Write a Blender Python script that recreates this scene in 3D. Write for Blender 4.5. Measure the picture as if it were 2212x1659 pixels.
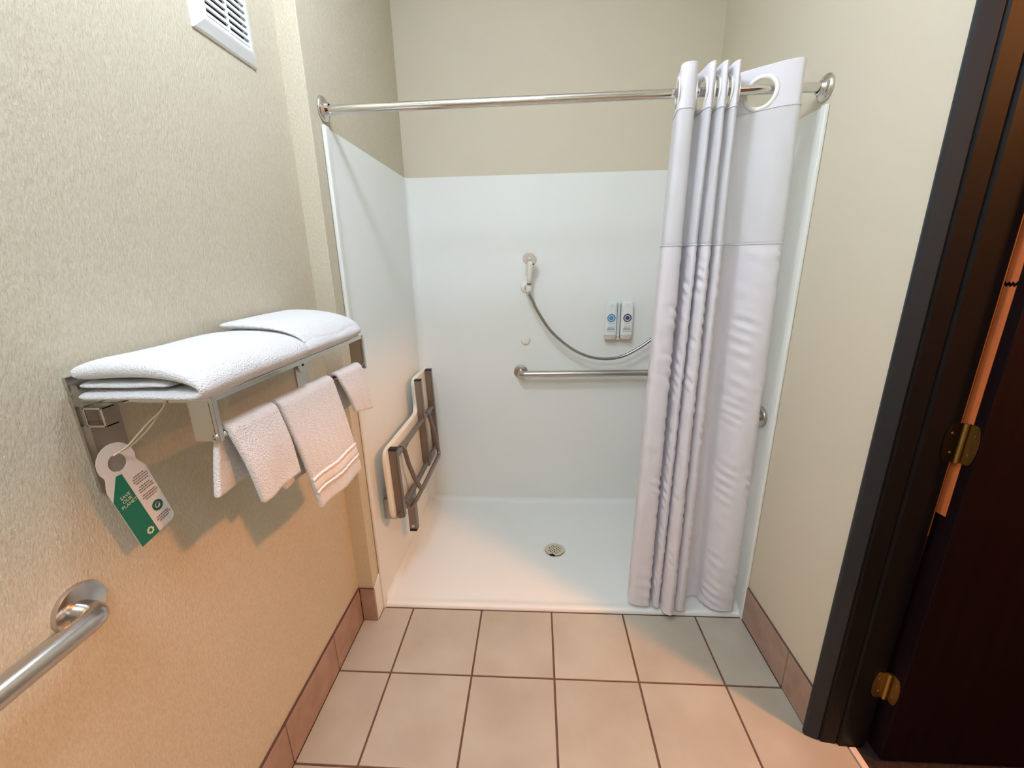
import bpy, bmesh, math, random
from mathutils import Vector, Matrix, noise

random.seed(7)
for o in list(bpy.data.objects):
    bpy.data.objects.remove(o)
scene = bpy.context.scene
COL = scene.collection
PI = math.pi

# ------------------------------------------------------------------ camera
CAM = Vector((0.5473, -1.1702, 1.4609))
RIGHT = Vector((0.99826177, 0.05589742, -0.01867934))
UP = Vector((0.00239641, 0.27818333, 0.96052501))
FWD = Vector((-0.05888715, 0.95890016, -0.27756583))
cd = bpy.data.cameras.new('camera')
cam = bpy.data.objects.new('camera', cd)
COL.objects.link(cam)
m = Matrix.Identity(4)
for i in range(3):
    m[i][0], m[i][1], m[i][2], m[i][3] = RIGHT[i], UP[i], -FWD[i], CAM[i]
cam.matrix_world = m
cd.sensor_fit = 'HORIZONTAL'
cd.sensor_width = 36.0
cd.lens = 900.12 * 36.0 / 2212.0
cd.clip_start = 0.02
scene.camera = cam

# ------------------------------------------------------------------ light and exposure
w = bpy.data.worlds.new('world')
scene.world = w
w.use_nodes = True
w.node_tree.nodes['Background'].inputs[0].default_value = (0.02, 0.02, 0.02, 1)
w.node_tree.nodes['Background'].inputs[1].default_value = 0.0
scene.view_settings.view_transform = 'Standard'
scene.view_settings.look = 'None'
scene.view_settings.gamma = 1.0
scene.view_settings.use_curve_mapping = False
scene.view_settings.exposure = 0.62
CEIL_LAMP = (0.34, -0.31, 2.56)      # opal globe lamp under the bathroom ceiling
CEIL_POWER = 39.0
CEIL_TINT = (0.85, 1.0, 1.24)
HALL_LAMP = (2.34, -0.95, 2.45)      # warm ceiling lamp in the room beyond the door
HALL_POWER = 370.0
HALL_TINT = (1.0, 0.38, 0.10)
FILL_PANEL = (0.25, -1.50, 0.30)          # added ceiling fill light, unseen behind the viewer (x, y, half size)
FILL_POWER = 11.5

# ------------------------------------------------------------------ dimensions
XL = -0.2045            # left wall
XJ = -0.135             # outer corner of the jog
YJ = 0.237              # jog face
XS = -0.132             # shower left face
XR = 1.410              # shower right face / right baseboard
XW = 1.4165             # right wall
YB = 1.1736             # shower back face
YF = 0.3047             # shower front edge
ZT = 1.8976             # top of shower panels
T = 0.3048              # tile
CEIL = 2.74
YBACK = -2.25
ZB = 0.1615             # baseboard height
YD = -0.12              # doorway, far side
YD2 = -1.10
ZD = 2.07

# ------------------------------------------------------------------ materials
def S(r, g, b):
    def f(c):
        c /= 255.0
        return c / 12.92 if c <= 0.04045 else ((c + 0.055) / 1.055) ** 2.4
    return (f(r), f(g), f(b), 1.0)

MATS = {}
def mat(name, col, rough=0.5, metal=0.0, bump=None, vary=None, emit=None, trans=0.0, spec=0.5, sheen=0.0, coat=0.0, transl=0.0, rand=0.0):
    """bump=(scale xyz, strength, distance[, detail]); vary=(scale xyz, colour 2, lo, hi)"""
    if name in MATS:
        return MATS[name]
    mt = bpy.data.materials.new(name)
    mt.use_nodes = True
    nt = mt.node_tree
    N, L = nt.nodes, nt.links
    b = N['Principled BSDF']
    b.inputs['Base Color'].default_value = col
    b.inputs['Roughness'].default_value = rough
    b.inputs['Metallic'].default_value = metal
    b.inputs['Specular IOR Level'].default_value = spec
    if trans:
        b.inputs['Transmission Weight'].default_value = trans
    if sheen:
        b.inputs['Sheen Weight'].default_value = sheen
        b.inputs['Sheen Roughness'].default_value = 0.5
    if coat:
        b.inputs['Coat Weight'].default_value = coat
        b.inputs['Coat Roughness'].default_value = 0.08
    if emit:
        b.inputs['Emission Color'].default_value = (*emit[0], 1)
        b.inputs['Emission Strength'].default_value = emit[1]
    tc = N.new('ShaderNodeTexCoord')
    if vary:
        mp = N.new('ShaderNodeMapping')
        mp.inputs['Scale'].default_value = vary[0]
        L.new(tc.outputs['Object'], mp.inputs[0])
        nz = N.new('ShaderNodeTexNoise')
        nz.inputs['Scale'].default_value = 1.0
        nz.inputs['Detail'].default_value = 3.0
        L.new(mp.outputs[0], nz.inputs['Vector'])
        rp = N.new('ShaderNodeValToRGB')
        rp.color_ramp.elements[0].position = vary[2]
        rp.color_ramp.elements[1].position = vary[3]
        rp.color_ramp.elements[0].color = col
        rp.color_ramp.elements[1].color = vary[1]
        L.new(nz.outputs['Fac'], rp.inputs[0])
        out = rp.outputs[0]
        if rand:
            oi = N.new('ShaderNodeObjectInfo')
            mr = N.new('ShaderNodeMapRange')
            mr.inputs[3].default_value = 1 - rand
            mr.inputs[4].default_value = 1 + rand
            L.new(oi.outputs['Random'], mr.inputs[0])
            hs = N.new('ShaderNodeHueSaturation')
            L.new(mr.outputs[0], hs.inputs['Value'])
            L.new(out, hs.inputs['Color'])
            out = hs.outputs[0]
            ad = N.new('ShaderNodeVectorMath')
            ad.operation = 'ADD'
            ml = N.new('ShaderNodeMath')
            ml.operation = 'MULTIPLY'
            ml.inputs[1].default_value = 37.0
            L.new(oi.outputs['Random'], ml.inputs[0])
            L.new(mp.outputs[0], ad.inputs[0])
            L.new(ml.outputs[0], ad.inputs[1])
            L.new(ad.outputs[0], nz.inputs['Vector'])
        L.new(out, b.inputs['Base Color'])
    if bump:
        mp = N.new('ShaderNodeMapping')
        mp.inputs['Scale'].default_value = bump[0]
        L.new(tc.outputs['Object'], mp.inputs[0])
        nz = N.new('ShaderNodeTexNoise')
        nz.inputs['Scale'].default_value = 1.0
        nz.inputs['Detail'].default_value = bump[3] if len(bump) > 3 else 2.0
        L.new(mp.outputs[0], nz.inputs['Vector'])
        bp = N.new('ShaderNodeBump')
        bp.inputs['Strength'].default_value = bump[1]
        bp.inputs['Distance'].default_value = bump[2]
        L.new(nz.outputs['Fac'], bp.inputs['Height'])
        L.new(bp.outputs[0], b.inputs['Normal'])
    if transl:
        tl = N.new('ShaderNodeBsdfTranslucent')
        tl.inputs[0].default_value = col
        mx = N.new('ShaderNodeMixShader')
        mx.inputs[0].default_value = transl
        L.new(b.outputs[0], mx.inputs[1])
        L.new(tl.outputs[0], mx.inputs[2])
        L.new(mx.outputs[0], N['Material Output'].inputs[0])
    MATS[name] = mt
    return mt

WALLC = S(216, 207, 184)
M_WALL = mat('wallpaper', WALLC, 0.75, bump=((330, 330, 130), 0.6, 0.0035, 4.0), vary=((300, 300, 110), S(206, 195, 170), 0.35, 0.65), spec=0.25)
M_WALL_PLAIN = mat('wall_paint', WALLC, 0.7, bump=((180, 180, 90), 0.25, 0.001), spec=0.25)
M_CEIL = mat('ceiling_paint', S(236, 232, 222), 0.8, bump=((120, 120, 120), 0.3, 0.001))
M_ACRYL = mat('white_acrylic', S(236, 237, 230), 0.55, spec=0.3)
M_TILE = mat('floor_tile', S(191, 183, 165), 0.42, vary=((5.5, 5.5, 5.5), S(177, 166, 147), 0.3, 0.72), rand=0.035, bump=((60, 60, 60), 0.15, 0.001), spec=0.4)
M_GROUT = mat('grout', S(118, 84, 66), 0.9, vary=((40, 40, 40), S(98, 68, 54), 0.3, 0.7))
M_BASE = mat('base_tile', S(176, 148, 132), 0.4, vary=((14, 14, 14), S(160, 128, 110), 0.3, 0.7), rand=0.03, spec=0.45)
M_CAULK = mat('dark_caulk', S(96, 70, 62), 0.8)
M_CHROME = mat('chrome', (0.70, 0.68, 0.65, 1), 0.10, 1.0)
M_HOSE = mat('hose_metal', (0.36, 0.35, 0.34, 1), 0.25, 1.0)
M_STEEL = mat('brushed_steel', (0.62, 0.59, 0.56, 1), 0.24, 1.0)
M_SATIN = mat('satin_steel', (0.50, 0.47, 0.44, 1), 0.28, 1.0)
M_BRONZE = mat('seat_metal', (0.28, 0.235, 0.205, 1), 0.38, 0.85)
M_TERRY = mat('terry', S(246, 244, 243), 0.95, bump=((330, 330, 330), 1.0, 0.005, 4.0), sheen=0.25, spec=0.1)
M_WEAVE = mat('flat_weave', S(244, 240, 238), 0.85, bump=((90, 90, 700), 0.4, 0.002), spec=0.1)
M_CLOTH = mat('curtain_cloth', S(250, 247, 250), 0.55, bump=((500, 500, 60), 0.12, 0.001), transl=0.30, spec=0.4)
M_PLASTIC = mat('white_plastic', S(240, 236, 226), 0.35)
M_CREAM = mat('cream_plastic', S(226, 219, 204), 0.4)
M_PAD = mat('seat_pad', S(232, 226, 208), 0.45)
M_BLACK = mat('black_rubber', (0.006, 0.006, 0.006, 1), 0.5)
M_DARK = mat('dark_void', (0.004, 0.004, 0.004, 1), 0.9)
M_VENT = mat('vent_plastic', S(238, 240, 238), 0.45)
M_FRAME = mat('door_frame_paint', S(37, 40, 43), 0.5, bump=((60, 60, 8), 0.15, 0.001), spec=0.35)
M_FRAME2 = mat('door_jamb_paint', S(18, 15, 15), 0.5, bump=((60, 60, 8), 0.15, 0.001), spec=0.2)
M_DOOR = mat('door_stain', S(22, 6, 11), 0.55, vary=((40, 40, 2.5), S(14, 3, 6), 0.3, 0.7), spec=0.2)
M_WOOD = mat('orange_wood', S(214, 118, 62), 0.6, vary=((90, 90, 5), S(196, 98, 50), 0.3, 0.7))
M_BRASS = mat('brass', (0.40, 0.26, 0.08, 1), 0.42, 1.0)
M_DKBRASS = mat('dark_brass', (0.05, 0.035, 0.02, 1), 0.5, 1.0)  # darker brass for the jamb leaf of the middle hinge
M_CARPET = mat('hall_carpet', S(34, 24, 22), 0.95, bump=((260, 260, 260), 0.8, 0.004), vary=((90, 90, 90), S(58, 36, 26), 0.4, 0.7))
M_HALL = mat('hall_paint', S(150, 120, 92), 0.8)
M_PAPER = mat('tag_card', S(233, 224, 216), 0.6)
M_GREEN = mat('tag_green', S(22, 118, 92), 0.55)
M_INK = mat('ink_grey', S(112, 104, 100), 0.7)
M_INKG = mat('ink_green', S(24, 96, 80), 0.7)
M_INKW = mat('ink_cream', S(222, 218, 190), 0.7)
M_STRING = mat('cord', S(226, 208, 178), 0.8)
M_BOTTLE = mat('bottle_plastic', S(216, 208, 192), 0.3)
M_LABEL = mat('bottle_label', S(240, 241, 236), 0.4)
M_LABELB = mat('bottle_label_cool', S(232, 239, 237), 0.4)
M_BLUE = mat('ink_blue', S(72, 140, 182), 0.5)
M_PALEBLUE = mat('ink_pale_blue', S(176, 208, 226), 0.5)
M_NAVY = mat('ink_navy', S(36, 40, 78), 0.5)
M_PALENAVY = mat('ink_pale_navy', S(206, 208, 226), 0.5)
M_SLATE = mat('ink_slate', S(120, 134, 156), 0.6)
M_HOLDER = mat('holder_plastic', S(214, 222, 218), 0.4)
M_DRAIN = mat('drain_metal', S(214, 204, 178), 0.35, metal=0.3)
M_OPAL = mat('opal_glass', (0.9, 0.9, 0.9, 1), 0.4, emit=(CEIL_TINT, CEIL_POWER))
M_SHADE = mat('lamp_shade', (0.8, 0.7, 0.5, 1), 0.8, emit=(HALL_TINT, HALL_POWER))

def sheer():
    mt = bpy.data.materials.new('sheer_cloth')
    mt.use_nodes = True
    N, L = mt.node_tree.nodes, mt.node_tree.links
    b = N['Principled BSDF']
    b.inputs['Base Color'].default_value = S(247, 246, 248)
    b.inputs['Roughness'].default_value = 0.6
    tl = N.new('ShaderNodeBsdfTranslucent')
    tl.inputs[0].default_value = S(247, 246, 248)
    tp = N.new('ShaderNodeBsdfTransparent')
    m1 = N.new('ShaderNodeMixShader')
    m1.inputs[0].default_value = 0.35
    L.new(b.outputs[0], m1.inputs[1])
    L.new(tl.outputs[0], m1.inputs[2])
    m2 = N.new('ShaderNodeMixShader')
    m2.inputs[0].default_value = 0.30
    L.new(m1.outputs[0], m2.inputs[1])
    L.new(tp.outputs[0], m2.inputs[2])
    L.new(m2.outputs[0], N['Material Output'].inputs[0])
    return mt
M_SHEER = sheer()

# ------------------------------------------------------------------ mesh helpers
def obj(name, bm, material, parent=None, smooth=False, recalc=True):
    me = bpy.data.meshes.new(name)
    if recalc:
        bmesh.ops.recalc_face_normals(bm, faces=bm.faces)
    bm.to_mesh(me)
    bm.free()
    if smooth:
        for p in me.polygons:
            p.use_smooth = True
        if smooth == 'auto':
            try:
                me.set_sharp_from_angle(angle=math.radians(38))
            except Exception:
                pass
    me.materials.append(material)
    o = bpy.data.objects.new(name, me)
    COL.objects.link(o)
    if parent is not None:
        o.parent = parent
        if parent.parent is None:
            o.matrix_parent_inverse = Matrix.Translation(-parent.location)
    return o

def thing(name, label, cat, loc=(0, 0, 0), group=None):
    o = bpy.data.objects.new(name, None)
    o.empty_display_size = 0.05
    COL.objects.link(o)
    o.location = loc
    return tag(o, label, cat, group)

def tag(o, label, cat=None, group=None, kind=None):
    if label:
        o['label'] = label
    if cat:
        o['category'] = cat
    if group:
        o['group'] = group
    if kind:
        o['kind'] = kind
    return o

def struct(o, label, cat):
    return tag(o, label, cat, kind='structure')

def box(bm, a, b, bev=0.0, seg=2):
    r = bmesh.ops.create_cube(bm, size=1.0)
    vs = r['verts']
    for v in vs:
        v.co = Vector(((a[0] + b[0]) / 2 + v.co.x * (b[0] - a[0]), (a[1] + b[1]) / 2 + v.co.y * (b[1] - a[1]), (a[2] + b[2]) / 2 + v.co.z * (b[2] - a[2])))
    if bev:
        es = list({e for v in vs for e in v.link_edges})
        bmesh.ops.bevel(bm, geom=es, offset=bev, segments=seg, profile=0.6, affect='EDGES')
    return bm

def boxo(name, a, b, material, parent=None, bev=0.0, seg=2):
    return obj(name, box(bmesh.new(), a, b, bev, seg), material, parent)

def frame_of(t):
    t = t.normalized()
    u = t.cross(Vector((0, 0, 1)))
    if u.length < 1e-4:
        u = t.cross(Vector((0, 1, 0)))
    u.normalize()
    return u, t.cross(u).normalized()

def tube(bm, pts, r, n=12, caps=True):
    pts = [Vector(p) for p in pts]
    rr = r if isinstance(r, (list, tuple)) else [r] * len(pts)
    rings = []
    u = None
    for i, p in enumerate(pts):
        if i == 0:
            t = pts[1] - pts[0]
        elif i == len(pts) - 1:
            t = pts[-1] - pts[-2]
        else:
            t = (pts[i + 1] - p).normalized() + (p - pts[i - 1]).normalized()
        t.normalize()
        if u is None:
            u, v = frame_of(t)
        else:
            u = (u - t * u.dot(t)).normalized()
            v = t.cross(u).normalized()
        rings.append([bm.verts.new(p + (u * math.cos(2 * PI * k / n) + v * math.sin(2 * PI * k / n)) * rr[i]) for k in range(n)])
    for a, b in zip(rings, rings[1:]):
        for k in range(n):
            bm.faces.new((a[k], a[(k + 1) % n], b[(k + 1) % n], b[k]))
    if caps:
        bm.faces.new(rings[0][::-1])
        bm.faces.new(rings[-1])
    return bm

def fillet(pts, r, n=8):
    pts = [Vector(p) for p in pts]
    out = [pts[0]]
    for i in range(1, len(pts) - 1):
        a = (pts[i - 1] - pts[i])
        b = (pts[i + 1] - pts[i])
        an = a.normalized()
        bn = b.normalized()
        ang = an.angle(bn)
        dd = min(r / math.tan(ang / 2), a.length * 0.49, b.length * 0.49)
        p0 = pts[i] + an * dd
        p1 = pts[i] + bn * dd
        for k in range(n + 1):
            s = k / n
            out.append(p0 * (1 - s) ** 2 + pts[i] * 2 * s * (1 - s) + p1 * s ** 2)
    out.append(pts[-1])
    return out

def lathe(bm, origin, axis, prof, n=32):
    """prof: list of (radius, height along axis)"""
    o = Vector(origin)
    ax = Vector(axis).normalized()
    u, v = frame_of(ax)
    rings = []
    for (r, h) in prof:
        if r < 1e-6:
            rings.append([bm.verts.new(o + ax * h)])
        else:
            rings.append([bm.verts.new(o + ax * h + (u * math.cos(2 * PI * k / n) + v * math.sin(2 * PI * k / n)) * r) for k in range(n)])
    for a, b in zip(rings, rings[1:]):
        for k in range(n):
            k2 = (k + 1) % n
            if len(a) == 1 and len(b) == 1:
                continue
            if len(a) == 1:
                bm.faces.new((a[0], b[k2], b[k]))
            elif len(b) == 1:
                bm.faces.new((a[k], a[k2], b[0]))
            else:
                bm.faces.new((a[k], a[k2], b[k2], b[k]))
    return bm

def prism(bm, poly, to3, d):
    """poly: 2-D outline; to3(a, b, h) -> point; extruded from h=0 to h=d"""
    A = [bm.verts.new(to3(a, b, 0.0)) for a, b in poly]
    B = [bm.verts.new(to3(a, b, d)) for a, b in poly]
    n = len(poly)
    bm.faces.new(A)
    bm.faces.new(B[::-1])
    for k in range(n):
        bm.faces.new((A[k], B[k], B[(k + 1) % n], A[(k + 1) % n]))
    return bm

def torus(bm, c, axis, R, r, n=36, mseg=10, squash=1.0):
    c = Vector(c)
    ax = Vector(axis).normalized()
    u, v = frame_of(ax)
    rings = []
    for k in range(n):
        a = 2 * PI * k / n
        d = u * math.cos(a) + v * math.sin(a)
        rings.append([bm.verts.new(c + d * (R + r * math.cos(2 * PI * j / mseg)) + ax * (r * squash * math.sin(2 * PI * j / mseg))) for j in range(mseg)])
    for k in range(n):
        a, b = rings[k], rings[(k + 1) % n]
        for j in range(mseg):
            bm.faces.new((a[j], a[(j + 1) % mseg], b[(j + 1) % mseg], b[j]))
    return bm

def text_obj(name, body, size, M4, material, parent, extrude=0.0002, align='CENTER', spacing=1.0):
    cu = bpy.data.curves.new(name, 'FONT')
    cu.body = body
    cu.size = size
    cu.align_x = align
    cu.align_y = 'CENTER'
    cu.extrude = extrude
    cu.space_character = spacing
    cu.resolution_u = 2
    tmp = bpy.data.objects.new('tmp_text', cu)
    COL.objects.link(tmp)
    dg = bpy.context.evaluated_depsgraph_get()
    me = bpy.data.meshes.new_from_object(tmp.evaluated_get(dg))
    bpy.data.objects.remove(tmp)
    bpy.data.curves.remove(cu)
    me.transform(M4)
    me.name = name
    me.materials.clear()
    me.materials.append(material)
    o = bpy.data.objects.new(name, me)
    COL.objects.link(o)
    o.parent = parent
    if parent.parent is None:
        o.matrix_parent_inverse = Matrix.Translation(-parent.location)
    return o

# ================================================================== STRUCTURE
# ---- floor with single tiles
floor = boxo('floor', (XL - 0.1, YBACK - 0.1, -0.08), (1.515, YF, -0.004), M_GROUT)
struct(floor, 'beige square floor tiles with dark brown grout', 'floor')
G = 0.0035
xs = [XL + 0.009, 0.0, T, 2 * T, 3 * T, 4 * T, XR - 0.002]
j = 0
y1 = YF - 0.004
rows = []
yy = [YF + G - 0.004, 0.0]
k = 1
while yy[-1] > YBACK + 0.02:
    yy.append(max(-k * T, YBACK))
    k += 1
mesh_cache = {}
def tile_mesh(wx, wy):
    key = (round(wx, 4), round(wy, 4))
    if key not in mesh_cache:
        bm = box(bmesh.new(), (-wx / 2, -wy / 2, -0.008), (wx / 2, wy / 2, 0.0), 0.0016, 2)
        me = bpy.data.meshes.new('tile')
        bmesh.ops.recalc_face_normals(bm, faces=bm.faces)
        bm.to_mesh(me)
        bm.free()
        me.materials.append(M_TILE)
        mesh_cache[key] = me
    return mesh_cache[key]
def put_tile(x0, x1, ya, yb):
    o = bpy.data.objects.new('tile', tile_mesh(x1 - x0, yb - ya))
    COL.objects.link(o)
    o.parent = floor
    o.location = ((x0 + x1) / 2, (ya + yb) / 2, random.uniform(-0.0006, 0.0))
for r in range(len(yy) - 1):
    yb, ya = yy[r] - G, yy[r + 1] + G
    for c in range(len(xs) - 1):
        x0 = xs[c] + (G if c else 0.0)
        x1 = xs[c + 1] - (G if c < 5 else 0.0)
        if c == 5 and ya < -0.15 and yb > YD2 - 0.2:
            x1 = 1.508
        put_tile(x0, x1, ya, yb)
thr = boxo('threshold_strip', (1.511, YD2, -0.03), (1.531, -0.186, 0.003), mat('threshold_marble', S(226, 204, 188), 0.35), None, 0.002)
struct(thr, 'pale narrow threshold strip at the foot of the dark door frame', 'threshold')
thr.name = 'trim_2'

# ---- walls
def wall(name, a, b, label, material=M_WALL, bev=0.0):
    o = boxo(name, a, b, material, None, bev)
    return struct(o, label, 'wall')
wall('wall_left', (XL - 0.1, YBACK - 0.1, -0.05), (XL, YJ + 0.001, CEIL), 'cream woven-texture wallpaper wall behind the towel shelf')
wall('wall_shower_left', (XL - 0.1, YJ, -0.05), (XJ - 0.003, YB + 0.11, CEIL), 'narrow cream wall return beside the shower opening', M_WALL, 0.003)
wall('wall_back', (XJ - 0.004, YB + 0.0065, -0.05), (XW + 0.1, YB + 0.11, CEIL), 'cream wall above the white shower panels', M_WALL_PLAIN)
wall('wall_right', (XW, YD, -0.05), (1.53, YB + 0.0065, CEIL), 'plain cream wall between shower and dark door frame', M_WALL_PLAIN)
wall('wall_right_above_door', (XW, YD2, ZD), (1.53, YD, CEIL), 'cream wall above the doorway', M_WALL_PLAIN)
wall('wall_right_near', (XW, YBACK - 0.1, -0.05), (1.53, YD2, CEIL), 'cream wall on the near side of the doorway', M_WALL_PLAIN)
wall('wall_front', (XL - 0.1, YBACK - 0.1, -0.05), (1.53, YBACK, CEIL), 'cream wall behind the viewer', M_WALL_PLAIN)
struct(boxo('ceiling', (XL - 0.1, YBACK - 0.1, CEIL), (1.53, YB + 0.11, CEIL + 0.08), M_CEIL), 'pale bathroom ceiling', 'ceiling')

# ---- the dark room beyond the door
struct(boxo('floor_hall', (1.5315, -2.9, -0.08), (3.7, 0.9, -0.006), M_CARPET), 'dark carpet beyond the doorway', 'floor')
struct(boxo('ceiling_hall', (1.5305, -2.9, 2.55), (3.7, 0.9, 2.63), M_HALL), 'ceiling of the room beyond the doorway', 'ceiling')
wall('wall_hall_far', (3.7, -2.9, -0.08), (3.8, 0.9, 2.63), 'far wall of the room beyond the doorway', M_HALL)
wall('wall_hall_left', (1.5305, 0.9, -0.08), (3.8, 1.0, 2.63), 'side wall of the room beyond the doorway', M_HALL)
wall('wall_hall_right', (1.5305, -3.0, -0.08), (3.8, -2.9, 2.63), 'near side wall of the room beyond the doorway', M_HALL)
wall('wall_hall_near', (1.5301, YBACK - 0.7, -0.08), (1.5405, YD2, 2.63), 'wall beside the doorway seen from the next room', M_HALL)

# ---- baseboards of tile
def baseboard(name, label):
    e = bpy.data.objects.new(name, None)
    COL.objects.link(e)
    return struct(e, label, 'baseboard')
def base_tile(par, a, b):
    o = obj('tile', box(bmesh.new(), a, b, 0.0025, 2), M_BASE, None)
    o.parent = par
bl = baseboard('baseboard_left', 'brown tile skirting along the wallpapered left wall')
ys = [YJ - 0.0085, 0.0]
while ys[-1] > YBACK + 0.02:
    ys.append(max(ys[-1] - T, YBACK))
for a, b in zip(ys, ys[1:]):
    base_tile(bl, (XL + 0.0008, b + 0.002, 0.003), (XL + 0.0085, a - 0.002, ZB))
base_tile(bl, (XL + 0.0095, YJ - 0.0085, 0.003), (XJ + 0.0005, YJ - 0.0008, ZB))
o = obj('caulk_line', box(box(bmesh.new(), (XL + 0.0005, YBACK, ZB - 0.001), (XL + 0.007, YJ - 0.001, ZB + 0.0035), 0.001),
    (XL + 0.0005, YBACK, -0.003), (XL + 0.0075, YJ - 0.002, 0.0035)), M_CAULK)
o.parent = bl
o = obj('caulk_line', box(bmesh.new(), (XL + 0.006, YJ - 0.007, 0.0), (XJ - 0.001, YJ - 0.0005, ZB + 0.003), 0.001), M_CAULK)
o.parent = bl
br = baseboard('baseboard_right', 'brown tile skirting between shower and door frame')
for a, b in ((YF - 0.004, 0.0), (0.0, -0.137)):
    base_tile(br, (XR - 0.001, b + 0.002, 0.003), (XW - 0.0005, a - 0.002, ZB))
o = obj('caulk_line', box(box(bmesh.new(), (XR + 0.001, -0.138, ZB - 0.001), (XW - 0.0002, YF - 0.004, ZB + 0.004), 0.001),
    (XR, -0.138, -0.003), (XW - 0.0002, YF - 0.004, 0.0035)), M_CAULK)
o.parent = br

# ---- door frame and door
fr = bpy.data.objects.new('trim_1', None)
COL.objects.link(fr)
struct(fr, 'black painted door frame at the right edge', 'door frame')
ZF = 2.05
prof_casing = [(XW - 0.0003, -0.132), (1.399, -0.140), (1.3955, -0.148), (1.3975, -0.1555), (1.4265, -0.1695), (1.4305, -0.1675), (1.4305, -0.1205), (XW - 0.0003, -0.1205)]
prof_jamb = [(1.4305, -0.1205), (1.4305, -0.164), (1.436, -0.1735), (1.4745, -0.1785), (1.4785, -0.1760), (1.4785, -0.1205)]
prof_stop = [(1.4785, -0.1205), (1.4785, -0.173), (1.4840, -0.1838), (1.5560, -0.1845), (1.5560, -0.1205)]
for nm, pr, mt_ in (('casing', prof_casing, M_FRAME), ('jamb', prof_jamb, M_FRAME2), ('door_stop', prof_stop, M_FRAME2)):
    o = obj(nm, prism(bmesh.new(), pr, lambda a, b, h: Vector((a, b, h + 0.001)), ZF), mt_)
    o.parent = fr
for nm, a, b in (('casing', (1.397, YD2 + 0.001, 2.051), (XW - 0.0003, -0.1205, 2.12)), ('head_jamb', (XW, YD2 + 0.001, 2.0515), (1.556, -0.1205, 2.069)), ('jamb', (XW, YD2 + 0.0005, 0.001), (1.556, YD2 + 0.05, 2.05))):
    o = obj(nm, box(bmesh.new(), a, b, 0.003), M_FRAME2)
    o.parent = fr

door = bpy.data.objects.new('door_1', None)
COL.objects.link(door)
struct(door, 'dark maroon door standing open, orange wood strip on its upper edge', 'door')
DX = 1.575
def dpart(name, bm, mt_, smooth=False):
    o = obj(name, bm, mt_, None, smooth)
    o.parent = door
    return o
dpart('slab', box(bmesh.new(), (DX, -0.222, 0.012), (DX + 0.86, -0.168, 2.035), 0.002), M_DOOR)
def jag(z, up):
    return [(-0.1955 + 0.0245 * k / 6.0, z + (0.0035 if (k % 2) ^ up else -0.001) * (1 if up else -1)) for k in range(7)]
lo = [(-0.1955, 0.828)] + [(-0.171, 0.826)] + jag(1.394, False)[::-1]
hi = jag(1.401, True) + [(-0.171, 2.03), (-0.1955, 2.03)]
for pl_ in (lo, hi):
    dpart('edge_strip', prism(bmesh.new(), pl_, lambda a, b, h: Vector((DX + 0.0002 - h, a, b)), 0.0016), M_WOOD)  # orange strip stops partway down; the edge below keeps the slab colour
def hinge(zc, h, mj=M_BRASS):
    o = dpart('hinge', tube(bmesh.new(), [(1.5645, -0.190, zc - h / 2), (1.5645, -0.190, zc + h / 2)], 0.0055, 12), M_BRASS, 'auto')
    def leaf(bm, to3, w_):
        pts = []
        for k in range(9):
            a = -PI / 2 + PI * k / 8
            pts.append((w_ * (0.62 + 0.38 * math.cos(a)) , (h / 2) * math.sin(a)))
        return prism(bm, [(0.0, -h / 2)] + pts[0:] + [(0.0, h / 2)], to3, 0.0022)
    a = obj('leaf', leaf(bmesh.new(), lambda a, b, t: Vector((1.5615 - a, -0.1846 - t, zc + b)), 0.034), mj)
    b = obj('leaf', leaf(bmesh.new(), lambda a, b, t: Vector((DX - 0.0018 - t, -0.189 - a, zc + b)), 0.032), M_BRASS)
    a.parent = o
    b.parent = o
    for (x, y, z, ax) in ((1.542, -0.1868, zc + h * .25, (0, -1, 0)), (1.548, -0.1868, zc - h * .25, (0, -1, 0)), (DX - 0.004, -0.207, zc + h * .25, (-1, 0, 0)), (DX - 0.004, -0.203, zc - h * .25, (-1, 0, 0))):
        s = obj('screw', lathe(bmesh.new(), (x, y, z), ax, [(0.0, 0.0012), (0.003, 0.0008), (0.0034, 0.0)], 12), M_BRASS)
        s.parent = o
hinge(1.026, 0.10, M_DKBRASS)
hinge(0.257, 0.092)
hinge(1.80, 0.10)

# ================================================================== SHOWER STALL
st = thing('shower_stall', 'white moulded shower stall with low floor pan', 'shower')
bm = bmesh.new()
R = 0.035
path = [(XS, YF + 0.002)]
for k in range(9):
    a = PI - (PI / 2) * k / 8
    path.append((XS + R + R * math.cos(a), YB - R + R * math.sin(a)))
for k in range(9):
    a = PI / 2 - (PI / 2) * k / 8
    path.append((XR - R + R * math.cos(a), YB - R + R * math.sin(a)))
path.append((XR, YF + 0.002))
npts = len(path)
nrm = []
for i, p in enumerate(path):
    a = Vector(path[max(i - 1, 0)])
    b = Vector(path[min(i + 1, npts - 1)])
    t = (b - a).normalized()
    nrm.append(Vector((-t.y, t.x)))
rows = []
for off, z in ((0.0055, 0.0), (0.0055, ZT - 0.002), (0.004, ZT), (0.0015, ZT), (0.0, ZT - 0.0025), (0.0, 0.0)):
    rows.append([bm.verts.new((p[0] + nrm[i].x * off, p[1] + nrm[i].y * off, z)) for i, p in enumerate(path)])
for a, b in zip(rows, rows[1:]):
    for i in range(npts - 1):
        bm.faces.new((a[i], a[i + 1], b[i + 1], b[i]))
for i in (0, npts - 1):
    bm.faces.new([r[i] for r in rows])
obj('surround', bm, M_ACRYL, st, 'auto')
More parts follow.
